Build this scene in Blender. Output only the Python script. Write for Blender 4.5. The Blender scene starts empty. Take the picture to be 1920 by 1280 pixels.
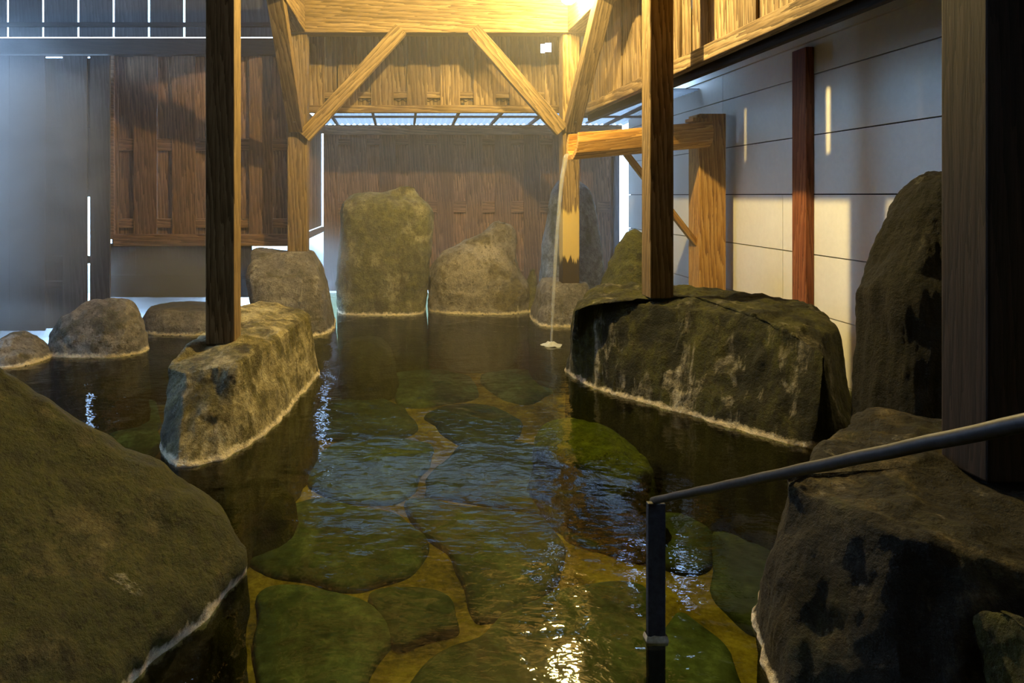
import bpy, math, random
from mathutils import Vector, Matrix, noise

# ---------------------------------------------------------------- camera, daylight, exposure
S = 1.5                      # metres per layout unit (posts come out 18 cm, eye height about 1.4 m)
FP, CX, HY, H = 1300.0, 755.0, 366.0, 0.91   # focal length in px, principal column, horizon row, eye height
sc = bpy.context.scene
COL = sc.collection
cam_d = bpy.data.cameras.new('camera'); cam = bpy.data.objects.new('camera', cam_d); COL.objects.link(cam)
cam.location = (0, 0, H * S); cam.rotation_euler = (math.pi / 2, 0, 0)
cam_d.sensor_width = 36; cam_d.lens = 36 * FP / 1920
cam_d.shift_x = (960 - CX) / 1920; cam_d.shift_y = -(640 - HY) / 1920
cam_d.clip_start = .02
sc.camera = cam
vs = sc.view_settings
vs.view_transform = 'Standard'; vs.look = 'None'; vs.gamma = 1; vs.use_curve_mapping = False
vs.exposure = 0.0
world = bpy.data.worlds.new('overcast_sky'); sc.world = world; world.use_nodes = True
bg = world.node_tree.nodes['Background']
bg.inputs[0].default_value = (0.40, 0.64, 1.0, 1); bg.inputs[1].default_value = 14.0
LAMP_E = 1700.0               # radiance of the two lamp globes
HAZE = 0.04
cy = sc.cycles
cy.max_bounces = 8; cy.diffuse_bounces = 3; cy.glossy_bounces = 3; cy.transmission_bounces = 4
cy.volume_bounces = 0; cy.transparent_max_bounces = 12; cy.use_denoising = True
cy.sample_clamp_indirect = 4; cy.caustics_reflective = False; cy.caustics_refractive = False
cy.volume_step_rate = 4

R = random.Random(7)

# ---------------------------------------------------------------- helpers
def P(px, py, Y):            # the point at depth Y seen at that place of the photograph (layout units)
    return Vector(((px - CX) / FP * Y, Y, H - (py - HY) / FP * Y))
def W(px, py, z=0.0):        # the point on the level z
    d = (H - z) * FP / (py - HY)
    return Vector(((px - CX) / FP * d, d, z))

def tag(o, label=None, cat=None, group=None, kind=None):
    if label: o['label'] = label
    if cat: o['category'] = cat
    if group: o['group'] = group
    if kind: o['kind'] = kind
    return o

def empty(name, loc, label=None, cat=None, group=None, kind=None):
    o = bpy.data.objects.new(name, None); COL.objects.link(o)
    o.location = Vector(loc) * S; o.empty_display_size = .1
    return tag(o, label, cat, group, kind)

def link(name, me, mat, parent=None, mw=None, smooth=False):
    o = bpy.data.objects.new(name, me); COL.objects.link(o)
    if mat:
        for m in (mat if isinstance(mat, (list, tuple)) else [mat]): me.materials.append(m)
    if smooth:
        me.polygons.foreach_set('use_smooth', [True] * len(me.polygons))
    if mw is not None: o.matrix_world = mw
    if parent is not None:
        o.parent = parent
        o.matrix_parent_inverse = Matrix.Translation(parent.location).inverted()
    return o

class MB:
    """collects boxes and pieces in layout units; every box has a tone"""
    def __init__(s): s.v = []; s.f = []; s.t = []; s.mi = []
    def box(s, x0, x1, y0, y1, z0, z1, tone=None, mi=0):
        b = len(s.v)
        s.v += [(x, y, z) for z in (z0, z1) for y in (y0, y1) for x in (x0, x1)]
        t = R.random() if tone is None else tone
        s.t += [t] * 8
        for q in ((0, 2, 3, 1), (4, 5, 7, 6), (0, 1, 5, 4), (2, 6, 7, 3), (0, 4, 6, 2), (1, 3, 7, 5)):
            s.f.append([b + i for i in q]); s.mi.append(mi)
    def poly(s, verts, faces, tone=.5, mi=0):
        b = len(s.v); s.v += [tuple(v) for v in verts]; s.t += [tone] * len(verts)
        for q in faces: s.f.append([b + i for i in q]); s.mi.append(mi)
    def build(s, name, mat, parent=None, mw=None, origin=None, bevel=0, smooth=False):
        o0 = Vector(origin) if origin is not None else None
        if o0 is None and mw is None:
            n = len(s.v)
            o0 = Vector((sum(v[0] for v in s.v) / n, sum(v[1] for v in s.v) / n, min(v[2] for v in s.v)))
        vv = [(Vector(v) - o0) * S if o0 is not None else Vector(v) * S for v in s.v]
        me = bpy.data.meshes.new(name); me.from_pydata(vv, [], s.f)
        a = me.attributes.new('tone', 'FLOAT', 'POINT'); a.data.foreach_set('value', s.t)
        me.polygons.foreach_set('material_index', s.mi)
        m = mw if mw is not None else Matrix.Translation(o0 * S)
        o = link(name, me, mat, parent, m, smooth)
        if bevel:
            bm = o.modifiers.new('bevel', 'BEVEL'); bm.width = bevel * S; bm.segments = 2; bm.limit_method = 'ANGLE'
        return o

def timber(name, p0, p1, w, t, mat, parent=None, side=(1, 0, 0), bevel=.004, tone=None):
    """squared timber from p0 to p1; w is its width along side, t the other way; its grain runs along local Z"""
    p0, p1 = Vector(p0), Vector(p1)
    z = (p1 - p0); L = z.length; z.normalize()
    x = Vector(side); x = (x - z * x.dot(z)).normalized(); y = z.cross(x)
    mw = Matrix((x, y, z)).transposed().to_4x4(); mw.translation = p0 * S
    mb = MB(); mb.box(-w / 2, w / 2, -t / 2, t / 2, 0, L, tone)
    return mb.build(name, mat, parent, mw, bevel=bevel)

def tube(name, pts, r, mat, parent=None, n=12, radii=None):
    pts = [Vector(p) for p in pts]; mb = MB(); V = []; F = []
    for i, p in enumerate(pts):
        d = (pts[min(i + 1, len(pts) - 1)] - pts[max(i - 1, 0)]).normalized()
        u = d.cross(Vector((0, 0, 1)) if abs(d.z) < .9 else Vector((1, 0, 0))).normalized(); w = d.cross(u)
        rr = radii[i] if radii else r
        V += [p + (u * math.cos(2 * math.pi * k / n) + w * math.sin(2 * math.pi * k / n)) * rr for k in range(n)]
    for i in range(len(pts) - 1):
        for k in range(n):
            F.append([i * n + k, i * n + (k + 1) % n, (i + 1) * n + (k + 1) % n, (i + 1) * n + k])
    F.append(list(range(n))[::-1]); F.append([(len(pts) - 1) * n + k for k in range(n)])
    mb.poly(V, F); return mb.build(name, mat, parent, smooth=True)

# ---------------------------------------------------------------- materials
def new_mat(name):
    m = bpy.data.materials.new(name); m.use_nodes = True
    nt = m.node_tree; b = nt.nodes['Principled BSDF']
    return m, nt, b
def N(nt, typ, **kw):
    n = nt.nodes.new(typ)
    for k, v in kw.items():
        if k == 'inp':
            for i, x in v.items(): n.inputs[i].default_value = x
        else: setattr(n, k, v)
    return n
def L(nt, a, b): nt.links.new(a, b)
def ramp(nt, fac, stops):
    r = nt.nodes.new('ShaderNodeValToRGB'); e = r.color_ramp.elements
    while len(e) < len(stops): e.new(.5)
    for i, (p, c) in enumerate(stops):
        e[i].position = p; e[i].color = (*c, 1) if len(c) == 3 else c
    L(nt, fac, r.inputs[0]); return r.outputs[0]
def mixc(nt, fac, a, b, bt='MIX'):
    m = nt.nodes.new('ShaderNodeMix'); m.data_type = 'RGBA'; m.blend_type = bt
    for v, i in ((fac, 0), (a, 6), (b, 7)):
        if hasattr(v, 'links'): L(nt, v, m.inputs[i])
        elif i == 0: m.inputs[0].default_value = v
        else: m.inputs[i].default_value = (*v, 1)
    return m.outputs[2]
def math_(nt, op, a, b=None, c=None):
    m = nt.nodes.new('ShaderNodeMath'); m.operation = op
    for i, v in enumerate((a, b, c)):
        if v is None: continue
        if hasattr(v, 'links'): L(nt, v, m.inputs[i])
        else: m.inputs[i].default_value = v
    return m.outputs[0]
def maprange(nt, v, a, b, c=0, d=1):
    m = nt.nodes.new('ShaderNodeMapRange'); L(nt, v, m.inputs[0])
    for i, x in ((1, a), (2, b), (3, c), (4, d)): m.inputs[i].default_value = x
    return m.outputs[0]
def noise_n(nt, vec, scale, detail=4, rough=.55, dist=0):
    n = N(nt, 'ShaderNodeTexNoise', inp={'Scale': scale, 'Detail': detail, 'Roughness': rough, 'Distortion': dist})
    L(nt, vec, n.inputs['Vector']); return n.outputs['Fac']
def scalev(nt, vec, s):
    m = N(nt, 'ShaderNodeMapping', inp={'Scale': s}); L(nt, vec, m.inputs[0]); return m.outputs[0]

def wood(name, dark, mid, light, rough=.6, axis='Z', ring=15.0, foot_tint=None):
    """weathered cedar: grain runs along the given local axis; every board has its own offset and tone"""
    m, nt, b = new_mat(name)
    tc = N(nt, 'ShaderNodeTexCoord').outputs['Object']
    at = N(nt, 'ShaderNodeAttribute', attribute_name='tone').outputs['Fac']
    rnd = N(nt, 'ShaderNodeObjectInfo').outputs['Random']
    off = math_(nt, 'ADD', math_(nt, 'MULTIPLY', at, 37.0), math_(nt, 'MULTIPLY', rnd, 23.0))
    cx = N(nt, 'ShaderNodeCombineXYZ'); L(nt, off, cx.inputs[0]); L(nt, math_(nt, 'MULTIPLY', off, .7), cx.inputs[1]); L(nt, math_(nt, 'MULTIPLY', off, 1.3), cx.inputs[2])
    ad = N(nt, 'ShaderNodeVectorMath', operation='ADD'); L(nt, tc, ad.inputs[0]); L(nt, cx.outputs[0], ad.inputs[1])
    st = {'Z': (1, 1, .07), 'X': (.07, 1, 1), 'Y': (1, .07, 1)}[axis]
    v = scalev(nt, ad.outputs[0], st)
    wv = N(nt, 'ShaderNodeTexWave', wave_type='BANDS', bands_direction='DIAGONAL', wave_profile='SAW',
           inp={'Scale': ring, 'Distortion': 9.0, 'Detail': 4.0, 'Detail Scale': 1.4, 'Detail Roughness': .6})
    L(nt, v, wv.inputs['Vector'])
    fine = noise_n(nt, v, 90, 4, .6)
    big = noise_n(nt, v, 5, 3, .5)
    g = math_(nt, 'ADD', math_(nt, 'MULTIPLY', wv.outputs['Fac'], .38), math_(nt, 'MULTIPLY', fine, .62))
    col = ramp(nt, g, [(.26, dark), (.5, mid), (.74, light)])
    tone = maprange(nt, math_(nt, 'FRACT', math_(nt, 'ADD', math_(nt, 'MULTIPLY', at, 5.3), rnd)), 0, 1, .72, 1.25)
    hs = N(nt, 'ShaderNodeHueSaturation'); L(nt, col, hs.inputs['Color']); L(nt, tone, hs.inputs['Value'])
    col = mixc(nt, maprange(nt, big, .45, .75, 0, .55), hs.outputs[0], tuple(c * .55 for c in mid))
    kn = N(nt, 'ShaderNodeTexVoronoi', inp={'Scale': 2.2}); L(nt, scalev(nt, ad.outputs[0], {'Z': (1, 1, .45), 'X': (.45, 1, 1), 'Y': (1, .45, 1)}[axis]), kn.inputs['Vector'])
    knot = maprange(nt, kn.outputs['Distance'], .02, .05, .8, 0)
    col = mixc(nt, knot, col, tuple(c * .4 for c in dark))
    if foot_tint:                     # below one height the wood turns pale yellow, then dark water-stained near the pool
        ps = N(nt, 'ShaderNodeNewGeometry').outputs['Position']
        sx = N(nt, 'ShaderNodeSeparateXYZ'); L(nt, ps, sx.inputs[0])
        jag = noise_n(nt, scalev(nt, ps, (30, 30, 1.2)), 1, 3, .6)
        zz = math_(nt, 'ADD', sx.outputs[2], math_(nt, 'MULTIPLY', jag, -foot_tint[3]))
        k = maprange(nt, zz, foot_tint[0], foot_tint[0] + .04, 1, 0)
        col = mixc(nt, k, col, foot_tint[1])
        k = maprange(nt, zz, foot_tint[2], foot_tint[2] + .03, 1, 0)
        col = mixc(nt, k, col, foot_tint[4])
    L(nt, col, b.inputs['Base Color'])
    b.inputs['Roughness'].default_value = rough + .15; b.inputs['Specular IOR Level'].default_value = .2
    bp = N(nt, 'ShaderNodeBump', inp={'Strength': .5, 'Distance': .004}); L(nt, g, bp.inputs['Height']); L(nt, bp.outputs[0], b.inputs['Normal'])
    return m

M = {}
M['post'] = wood('amber_cedar_timber', (.07, .045, .018), (.20, .135, .058), (.33, .235, .115))
M['post_wet'] = wood('pale_banded_cedar_post', (.07, .045, .018), (.20, .135, .058), (.33, .235, .115),
                     foot_tint=(1.00, (.62, .46, .16), .50, .35, (.045, .03, .014)))
M['board'] = wood('cedar_fence_board', (.055, .032, .017), (.19, .11, .058), (.34, .21, .12))
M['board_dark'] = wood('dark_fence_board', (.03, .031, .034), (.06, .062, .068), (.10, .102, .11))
M['skirt'] = wood('golden_cedar_board', (.07, .045, .02), (.21, .14, .066), (.38, .28, .15), ring=11)
M['trough'] = wood('orange_trough_timber', (.22, .10, .022), (.48, .25, .06), (.66, .40, .13), rough=.45)
M['redpost'] = wood('reddish_wall_timber', (.13, .04, .015), (.27, .09, .035), (.36, .14, .06))
M['black'] = wood('near_black_timber', (.010, .007, .005), (.022, .015, .010), (.035, .024, .016))  # near-black wood; on the near right post it stands for shade

def metal(name, col, rough, met=1.0):
    m, nt, b = new_mat(name)
    tc = N(nt, 'ShaderNodeTexCoord').outputs['Object']
    n = noise_n(nt, tc, 60, 4, .6)
    L(nt, ramp(nt, n, [(.3, tuple(c * .55 for c in col)), (.7, col)]), b.inputs['Base Color'])
    b.inputs['Roughness'].default_value = rough; b.inputs['Metallic'].default_value = met
    bp = N(nt, 'ShaderNodeBump', inp={'Strength': .3, 'Distance': .002}); L(nt, n, bp.inputs['Height']); L(nt, bp.outputs[0], b.inputs['Normal'])
    return m
M['iron'] = metal('dark_weathered_iron', (.055, .06, .07), .5, .6)
M['steel'] = metal('dull_steel', (.35, .33, .3), .45)
m, nt, b = new_mat('mineral_scale')
tc = N(nt, 'ShaderNodeTexCoord').outputs['Object']
L(nt, ramp(nt, noise_n(nt, tc, 40), [(.3, (.35, .27, .15)), (.7, (.75, .66, .46))]), b.inputs['Base Color']); M['scale'] = m

def rockmat(name, base, light, moss, mossamt, crust=.35, streak=.3, dark=None, darkamt=0, sc_=1.0):
    """stone with moss, pale vertical mineral streaks and a crust at the water line"""
    m, nt, b = new_mat(name)
    ps = N(nt, 'ShaderNodeNewGeometry').outputs['Position']
    oi = N(nt, 'ShaderNodeObjectInfo').outputs['Random']
    ad = N(nt, 'ShaderNodeVectorMath', operation='ADD'); L(nt, ps, ad.inputs[0])
    cb = N(nt, 'ShaderNodeCombineXYZ'); L(nt, math_(nt, 'MULTIPLY', oi, 31), cb.inputs[0]); L(nt, cb.outputs[0], ad.inputs[1]); v = ad.outputs[0]
    sx = N(nt, 'ShaderNodeSeparateXYZ'); L(nt, ps, sx.inputs[0]); z = sx.outputs[2]
    n1 = noise_n(nt, v, 2.2 * sc_, 8, .62, .4)
    n2 = noise_n(nt, v, 14 * sc_, 8, .7)
    n3 = noise_n(nt, v, 60 * sc_, 5, .7)
    g = math_(nt, 'ADD', math_(nt, 'MULTIPLY', n1, .4), math_(nt, 'ADD', math_(nt, 'MULTIPLY', n2, .4), math_(nt, 'MULTIPLY', n3, .2)))
    col = ramp(nt, g, [(.38, tuple(c * .35 for c in base)), (.5, base), (.61, light)])
    mn = noise_n(nt, v, 3.1 * sc_, 6, .65, .6)
    mk = math_(nt, 'MULTIPLY', maprange(nt, mn, .62 - mossamt * .35, .70 - mossamt * .3, 0, 1), maprange(nt, n3, .25, .6, .45, 1))
    col = mixc(nt, mk, col, mixc(nt, maprange(nt, n2, .35, .65), tuple(c * .4 for c in moss), moss))
    if dark:
        dn = noise_n(nt, scalev(nt, v, (1, 1, .35)), 5, 6, .65, .3)
        col = mixc(nt, maprange(nt, dn, .65 - darkamt * .35, .74 - darkamt * .3, 0, .9), col, dark)
    pitn = noise_n(nt, scalev(nt, v, (1, 1, .45)), 34 * sc_, 5, .75)
    col = mixc(nt, maprange(nt, pitn, .36, .46, .75, 0), col, tuple(c * .22 for c in base))
    # thin veins
    vo = N(nt, 'ShaderNodeTexVoronoi', feature='DISTANCE_TO_EDGE', inp={'Scale': 2.3 * sc_})
    dv = N(nt, 'ShaderNodeVectorMath', operation='ADD'); L(nt, v, dv.inputs[0])
    nn = N(nt, 'ShaderNodeTexNoise', inp={'Scale': 3.0, 'Detail': 5.0}); L(nt, v, nn.inputs['Vector']); L(nt, nn.outputs['Color'], dv.inputs[1]); L(nt, dv.outputs[0], vo.inputs['Vector'])
    crack = maprange(nt, vo.outputs['Distance'], .0, .012, 1, 0)
    col = mixc(nt, math_(nt, 'MULTIPLY', crack, .5), col, tuple(c * .35 for c in base))
    # pale runs of mineral scale, stretched downwards
    st = noise_n(nt, scalev(nt, v, (6, 6, .55)), 1, 6, .65, .5)
    sk = math_(nt, 'MULTIPLY', maprange(nt, st, .66 - streak * .2, .74 - streak * .15, 0, 1), maprange(nt, n2, .38, .56, 0, 1))
    sk = math_(nt, 'MULTIPLY', sk, maprange(nt, z, .0, .75, 1, .15))
    col = mixc(nt, math_(nt, 'MULTIPLY', sk, .85), col, (.72, .66, .50))
    # crust line at the water, wet ochre stone under it
    jn = noise_n(nt, v, 22, 4, .6)
    zj = math_(nt, 'ADD', z, math_(nt, 'MULTIPLY', math_(nt, 'SUBTRACT', jn, .5), -.075))
    up = maprange(nt, zj, .012, .035, 1, 0)
    lo = maprange(nt, zj, -.012, -.004, 0, 1)
    col = mixc(nt, math_(nt, 'MULTIPLY', math_(nt, 'MULTIPLY', up, lo), crust), col, (.95, .84, .58))
    under = maprange(nt, zj, -.02, -.004, 1, 0)
    wet = mixc(nt, n2, (.05, .04, .012), (.20, .15, .04))
    col = mixc(nt, math_(nt, 'MULTIPLY', under, .75 if crust else .1), col, wet)
    L(nt, col, b.inputs['Base Color'])
    L(nt, maprange(nt, n2, .3, .7, .6, .95), b.inputs['Roughness']); b.inputs['Specular IOR Level'].default_value = .3
    hh = math_(nt, 'ADD', math_(nt, 'MULTIPLY', n2, .7), math_(nt, 'ADD', math_(nt, 'MULTIPLY', n3, .35), math_(nt, 'MULTIPLY', sk, .25)))
    bp = N(nt, 'ShaderNodeBump', inp={'Strength': 1.0, 'Distance': .055}); L(nt, hh, bp.inputs['Height']); L(nt, bp.outputs[0], b.inputs['Normal'])
    return m

M['r_tan'] = rockmat('tan_pitted_stone', (.38, .33, .17), (.66, .59, .36), (.13, .115, .03), .45, 1, .35, (.05, .042, .018), .35)
M['r_moss'] = rockmat('mossy_green_stone', (.085, .075, .028), (.20, .17, .07), (.075, .082, .016), .8, 1, .12, (.03, .03, .01), .25)
M['r_block'] = rockmat('dark_mossy_stone_with_white_runs', (.065, .058, .024), (.15, .13, .06), (.075, .078, .016), .9, 1, .55, (.016, .017, .009), .6)
M['r_black'] = rockmat('nearly_black_stone', (.014, .012, .006), (.036, .030, .015), (.016, .017, .006), .6, 1, .38, (.010, .010, .006), .6)
M['r_grey'] = rockmat('grey_stone', (.20, .185, .16), (.40, .37, .32), (.14, .13, .07), .25, 1, .3)
M['r_green'] = rockmat('grey_green_tall_stone', (.27, .25, .14), (.46, .43, .26), (.19, .19, .06), .65, 1, .25, (.09, .08, .03), .3)
M['r_violet'] = rockmat('mauve_grey_stone', (.30, .27, .21), (.48, .43, .35), (.2, .17, .07), .3, 1, .25)
M['r_blue'] = rockmat('blue_grey_stone', (.20, .22, .22), (.38, .40, .40), (.10, .11, .05), .4, 1, .2)
M['r_edge'] = rockmat('dark_bluish_stone', (.04, .045, .045), (.09, .10, .10), (.03, .035, .02), .4, 1, .3)
M['r_sunk'] = rockmat('algae_covered_stone', (.30, .30, .05), (.60, .60, .12), (.32, .36, .05), .8, 0, 0)

m, nt, b = new_mat('paving_stone')
v = N(nt, 'ShaderNodeNewGeometry').outputs['Position']
at = N(nt, 'ShaderNodeAttribute', attribute_name='tone').outputs['Fac']
n1 = noise_n(nt, v, 3, 8, .65, .5); n2 = noise_n(nt, v, 18, 6, .7)
c = ramp(nt, math_(nt, 'ADD', math_(nt, 'MULTIPLY', n1, .6), math_(nt, 'MULTIPLY', n2, .4)), [(.38, (.03, .04, .02)), (.52, (.10, .13, .08)), (.66, (.25, .31, .22))])
hs = N(nt, 'ShaderNodeHueSaturation'); L(nt, c, hs.inputs['Color']); L(nt, maprange(nt, at, 0, 1, .6, 1.25), hs.inputs['Value'])
L(nt, hs.outputs[0], b.inputs['Base Color']); b.inputs['Roughness'].default_value = .8
M['paving'] = m
m, nt, b = new_mat('ochre_mortar')
v = N(nt, 'ShaderNodeNewGeometry').outputs['Position']
n1 = noise_n(nt, v, 2.5, 6, .6, .5); n2 = noise_n(nt, v, 30, 6, .7)
c = ramp(nt, math_(nt, 'ADD', math_(nt, 'MULTIPLY', n1, .6), math_(nt, 'MULTIPLY', n2, .4)), [(.36, (.05, .035, .006)), (.5, (.28, .18, .025)), (.66, (.60, .43, .08))])
L(nt, c, b.inputs['Base Color']); b.inputs['Roughness'].default_value = .85
M['mortar'] = m

m, nt, b = new_mat('painted_concrete_panel')
v = N(nt, 'ShaderNodeNewGeometry').outputs['Position']
n1 = noise_n(nt, v, 1.5, 5, .6); n2 = noise_n(nt, v, 25, 5, .7)
vo = N(nt, 'ShaderNodeTexVoronoi', inp={'Scale': 9.0}); L(nt, v, vo.inputs['Vector'])
vr = math_(nt, 'GREATER_THAN', N(nt, 'ShaderNodeSeparateColor').outputs[0], .5)
sepc = [n for n in nt.nodes if n.bl_idname == 'ShaderNodeSeparateColor'][0]; L(nt, vo.outputs['Color'], sepc.inputs[0])
pit = math_(nt, 'MULTIPLY', maprange(nt, vo.outputs['Distance'], .05, .07, 1, 0), math_(nt, 'GREATER_THAN', sepc.outputs[0], .72))
c = ramp(nt, math_(nt, 'ADD', math_(nt, 'MULTIPLY', n1, .6), math_(nt, 'MULTIPLY', n2, .4)), [(.3, (.72, .71, .67)), (.7, (.86, .85, .80))])
L(nt, mixc(nt, math_(nt, 'MULTIPLY', pit, .8), c, (.10, .09, .07)), b.inputs['Base Color']); b.inputs['Roughness'].default_value = .7
M['panel'] = m
m, nt, b = new_mat('black_joint'); b.inputs['Base Color'].default_value = (.02, .018, .015, 1); b.inputs['Roughness'].default_value = 1; M['joint'] = m
m, nt, b = new_mat('dark_earth')
L(nt, ramp(nt, noise_n(nt, N(nt, 'ShaderNodeNewGeometry').outputs['Position'], 8), [(.3, (.03, .027, .02)), (.7, (.08, .07, .05))]), b.inputs['Base Color']); M['earth'] = m

# spring water: a mirror at grazing angles, tinted and clear from above
m = bpy.data.materials.new('spring_water'); m.use_nodes = True; nt = m.node_tree; nt.nodes.clear()
out = N(nt, 'ShaderNodeOutputMaterial')
tr = N(nt, 'ShaderNodeBsdfTransparent', inp={'Color': (.47, .55, .33, 1)})
gl = N(nt, 'ShaderNodeBsdfGlossy', inp={'Color': (1, 1, 1, 1), 'Roughness': .03})
fr = N(nt, 'ShaderNodeFresnel', inp={'IOR': 1.333}); mx = N(nt, 'ShaderNodeMixShader')
v = N(nt, 'ShaderNodeNewGeometry').outputs['Position']
w1 = noise_n(nt, scalev(nt, v, (1, .8, 1)), 3.3, 2, .45, .6); w2 = noise_n(nt, scalev(nt, v, (1, 1.6, 1)), 13, 3, .5, .3)
hh = math_(nt, 'ADD', w1, math_(nt, 'MULTIPLY', w2, .2))
bp = N(nt, 'ShaderNodeBump', inp={'Strength': 1.0, 'Distance': .0125}); L(nt, hh, bp.inputs['Height'])
L(nt, bp.outputs[0], fr.inputs['Normal']); L(nt, bp.outputs[0], gl.inputs['Normal'])
L(nt, fr.outputs[0], mx.inputs[0]); L(nt, tr.outputs[0], mx.inputs[1]); L(nt, gl.outputs[0], mx.inputs[2]); L(nt, mx.outputs[0], out.inputs[0])
M['water'] = m
m, nt, b = new_mat('falling_water'); b.inputs['Base Color'].default_value = (.85, .9, .95, 1); b.inputs['Roughness'].default_value = .12
b.inputs['Alpha'].default_value = .22; M['fall'] = m
m, nt, b = new_mat('foam'); b.inputs['Base Color'].default_value = (.8, .85, .85, 1); b.inputs['Alpha'].default_value = .45; M['foam'] = m
# clear corrugated roofing that glows only with the sky behind it
m = bpy.data.materials.new('clear_corrugated_roofing'); m.use_nodes = True; nt = m.node_tree; nt.nodes.clear()
out = N(nt, 'ShaderNodeOutputMaterial'); a1 = N(nt, 'ShaderNodeBsdfTranslucent', inp={'Color': (.09, .093, .096, 1)})
a2 = N(nt, 'ShaderNodeBsdfTransparent', inp={'Color': (.18, .19, .2, 1)}); mx = N(nt, 'ShaderNodeMixShader', inp={0: .12})
L(nt, a1.outputs[0], mx.inputs[1]); L(nt, a2.outputs[0], mx.inputs[2]); L(nt, mx.outputs[0], out.inputs[0]); M['clear'] = m
def glow(name, col, e):
    m = bpy.data.materials.new(name); m.use_nodes = True; nt = m.node_tree; nt.nodes.clear()
    o_ = N(nt, 'ShaderNodeOutputMaterial'); em = N(nt, 'ShaderNodeEmission', inp={'Color': (*col, 1), 'Strength': e}); L(nt, em.outputs[0], o_.inputs[0]); return m
M['globe'] = glow('warm_lamp_globe', (1.0, .74, .27), LAMP_E * .45)
M['bulb'] = glow('warm_small_bulb', (1.0, .74, .27), LAMP_E * 8.5)

# ---------------------------------------------------------------- the setting
DEEP = -.45
def smooth_poly(pts, n=6, jit=0.0, seed=0):
    out = []; k = len(pts)
    for i in range(k):
        a, b_, c, d = (Vector(pts[(i + j) % k]) for j in (-1, 0, 1, 2))
        for s in range(n):
            t = s / n
            p = .5 * ((2 * b_) + (c - a) * t + (2 * a - 5 * b_ + 4 * c - d) * t * t + (3 * b_ - a - 3 * c + d) * t ** 3)
            if jit: p += Vector((noise.noise(p * 6 + Vector((seed, 0, 0))), noise.noise(p * 6 + Vector((0, seed, 5))), 0)) * jit
            out.append(p)
    return out
stones = [
 [(470,990),(530,948),(600,930),(690,943),(757,962),(795,1002),(787,1042),(720,1078),(640,1093),(560,1080),(480,1060),(460,1020)],
 [(762,940),(800,932),(850,940),(930,950),(1000,962),(1042,1002),(1050,1060),(1010,1108),(920,1150),(890,1128),(850,1050),(800,1000)],
 [(578,880),(620,830),(700,815),(800,825),(815,850),(785,895),(755,930),(700,935),(620,925)],
 [(872,830),(960,820),(1060,850),(1130,890),(1150,945),(1050,958),(950,940),(850,925),(800,922),(815,880)],
 [(485,1100),(560,1095),(680,1110),(730,1180),(700,1250),(660,1290),(500,1330),(480,1200)],
 [(702,1105),(760,1100),(830,1110),(868,1150),(868,1175),(800,1190),(740,1195),(715,1150)],
 [(600,760),(650,745),(720,745),(770,775),(780,800),(740,815),(640,820),(600,805)],
 [(735,700),(800,690),(880,700),(892,735),(840,750),(765,755),(738,735)],
 [(805,770),(880,755),(950,770),(975,800),(955,822),(870,825),(822,800)],
 [(905,700),(1000,690),(1045,720),(990,750),(935,738)],
 [(1065,985),(1120,955),(1200,960),(1320,970),(1332,1030),(1280,1062),(1180,1030),(1090,1010)],
 [(1348,975),(1440,950),(1480,1030),(1470,1150),(1400,1160),(1345,1110),(1335,1030)],
 [(900,1180),(1060,1095),(1195,1085),(1235,1160),(1200,1280),(1050,1330),(850,1330),(745,1300),(805,1230)],
 [(1255,1150),(1310,1160),(1370,1220),(1380,1330),(1235,1330)],
 [(560,700),(620,685),(700,690),(690,728),(620,740),(560,740)],
 [(630,640),(740,640),(815,650),(795,668),(700,675),(630,668)],
 [(845,640),(960,640),(1030,658),(980,678),(870,680)],
 [(160,745),(280,730),(300,800),(270,850),(190,800)],
 [(180,860),(290,870),(400,960),(430,1040),(300,1000)],
 [(100,690),(240,680),(300,700),(240,722),(120,725)],
 [(330,900),(460,880),(560,890),(540,930),(430,970),(370,950)],
 [(1250,900),(1400,880),(1450,920),(1335,950),(1215,932)],
 [(1090,790),(1220,800),(1330,850),(1230,890),(1130,850)],
 [(430,770),(540,760),(585,790),(540,830),(450,850)],
]
mb = MB()
nx, ny = 60, 76
gv = []; 
for j in range(ny + 1):
    for i in range(nx + 1):
        x = -3.4 + 5.6 * i / nx; y = -2.1 + 8.7 * j / ny
        gv.append((x, y, DEEP + .012 * noise.noise(Vector((x * 5, y * 5, 0)))))
mb.poly(gv, [[j * (nx + 1) + i, j * (nx + 1) + i + 1, (j + 1) * (nx + 1) + i + 1, (j + 1) * (nx + 1) + i] for j in range(ny) for i in range(nx)], .5, 1)
for si, st in enumerate(stones):
    ring = smooth_poly([W(x, y, DEEP + .03) for x, y in st], 6, .035, si)
    c = sum(ring, Vector()) / len(ring); n = len(ring)
    # orient counter-clockwise
    area = sum(ring[i].x * ring[(i + 1) % n].y - ring[(i + 1) % n].x * ring[i].y for i in range(n))
    if area < 0: ring.reverse()
    lv = [(1.035, -.03), (1.02, .006), (1.0, .020), (.95, .028), (.7, .034), (.4, .037)]
    V = [Vector((c.x + (p.x - c.x) * s_, c.y + (p.y - c.y) * s_, DEEP + h_ + .006 * noise.noise(p * 7 + Vector((s_ * 5, 0, 0))))) for s_, h_ in lv for p in ring]
    V.append(Vector((c.x, c.y, DEEP + .038)))
    F = [[k * n + i, k * n + (i + 1) % n, (k + 1) * n + (i + 1) % n, (k + 1) * n + i] for k in range(len(lv) - 1) for i in range(n)]
    F += [[(len(lv) - 1) * n + i, (len(lv) - 1) * n + (i + 1) % n, len(V) - 1] for i in range(n)]
    mb.poly(V, F, R.random(), 0)
fl = mb.build('floor', [M['paving'], M['mortar']], smooth=True); tag(fl, 'stone paved pool floor with ochre joints seen through the water', kind='structure')

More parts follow.
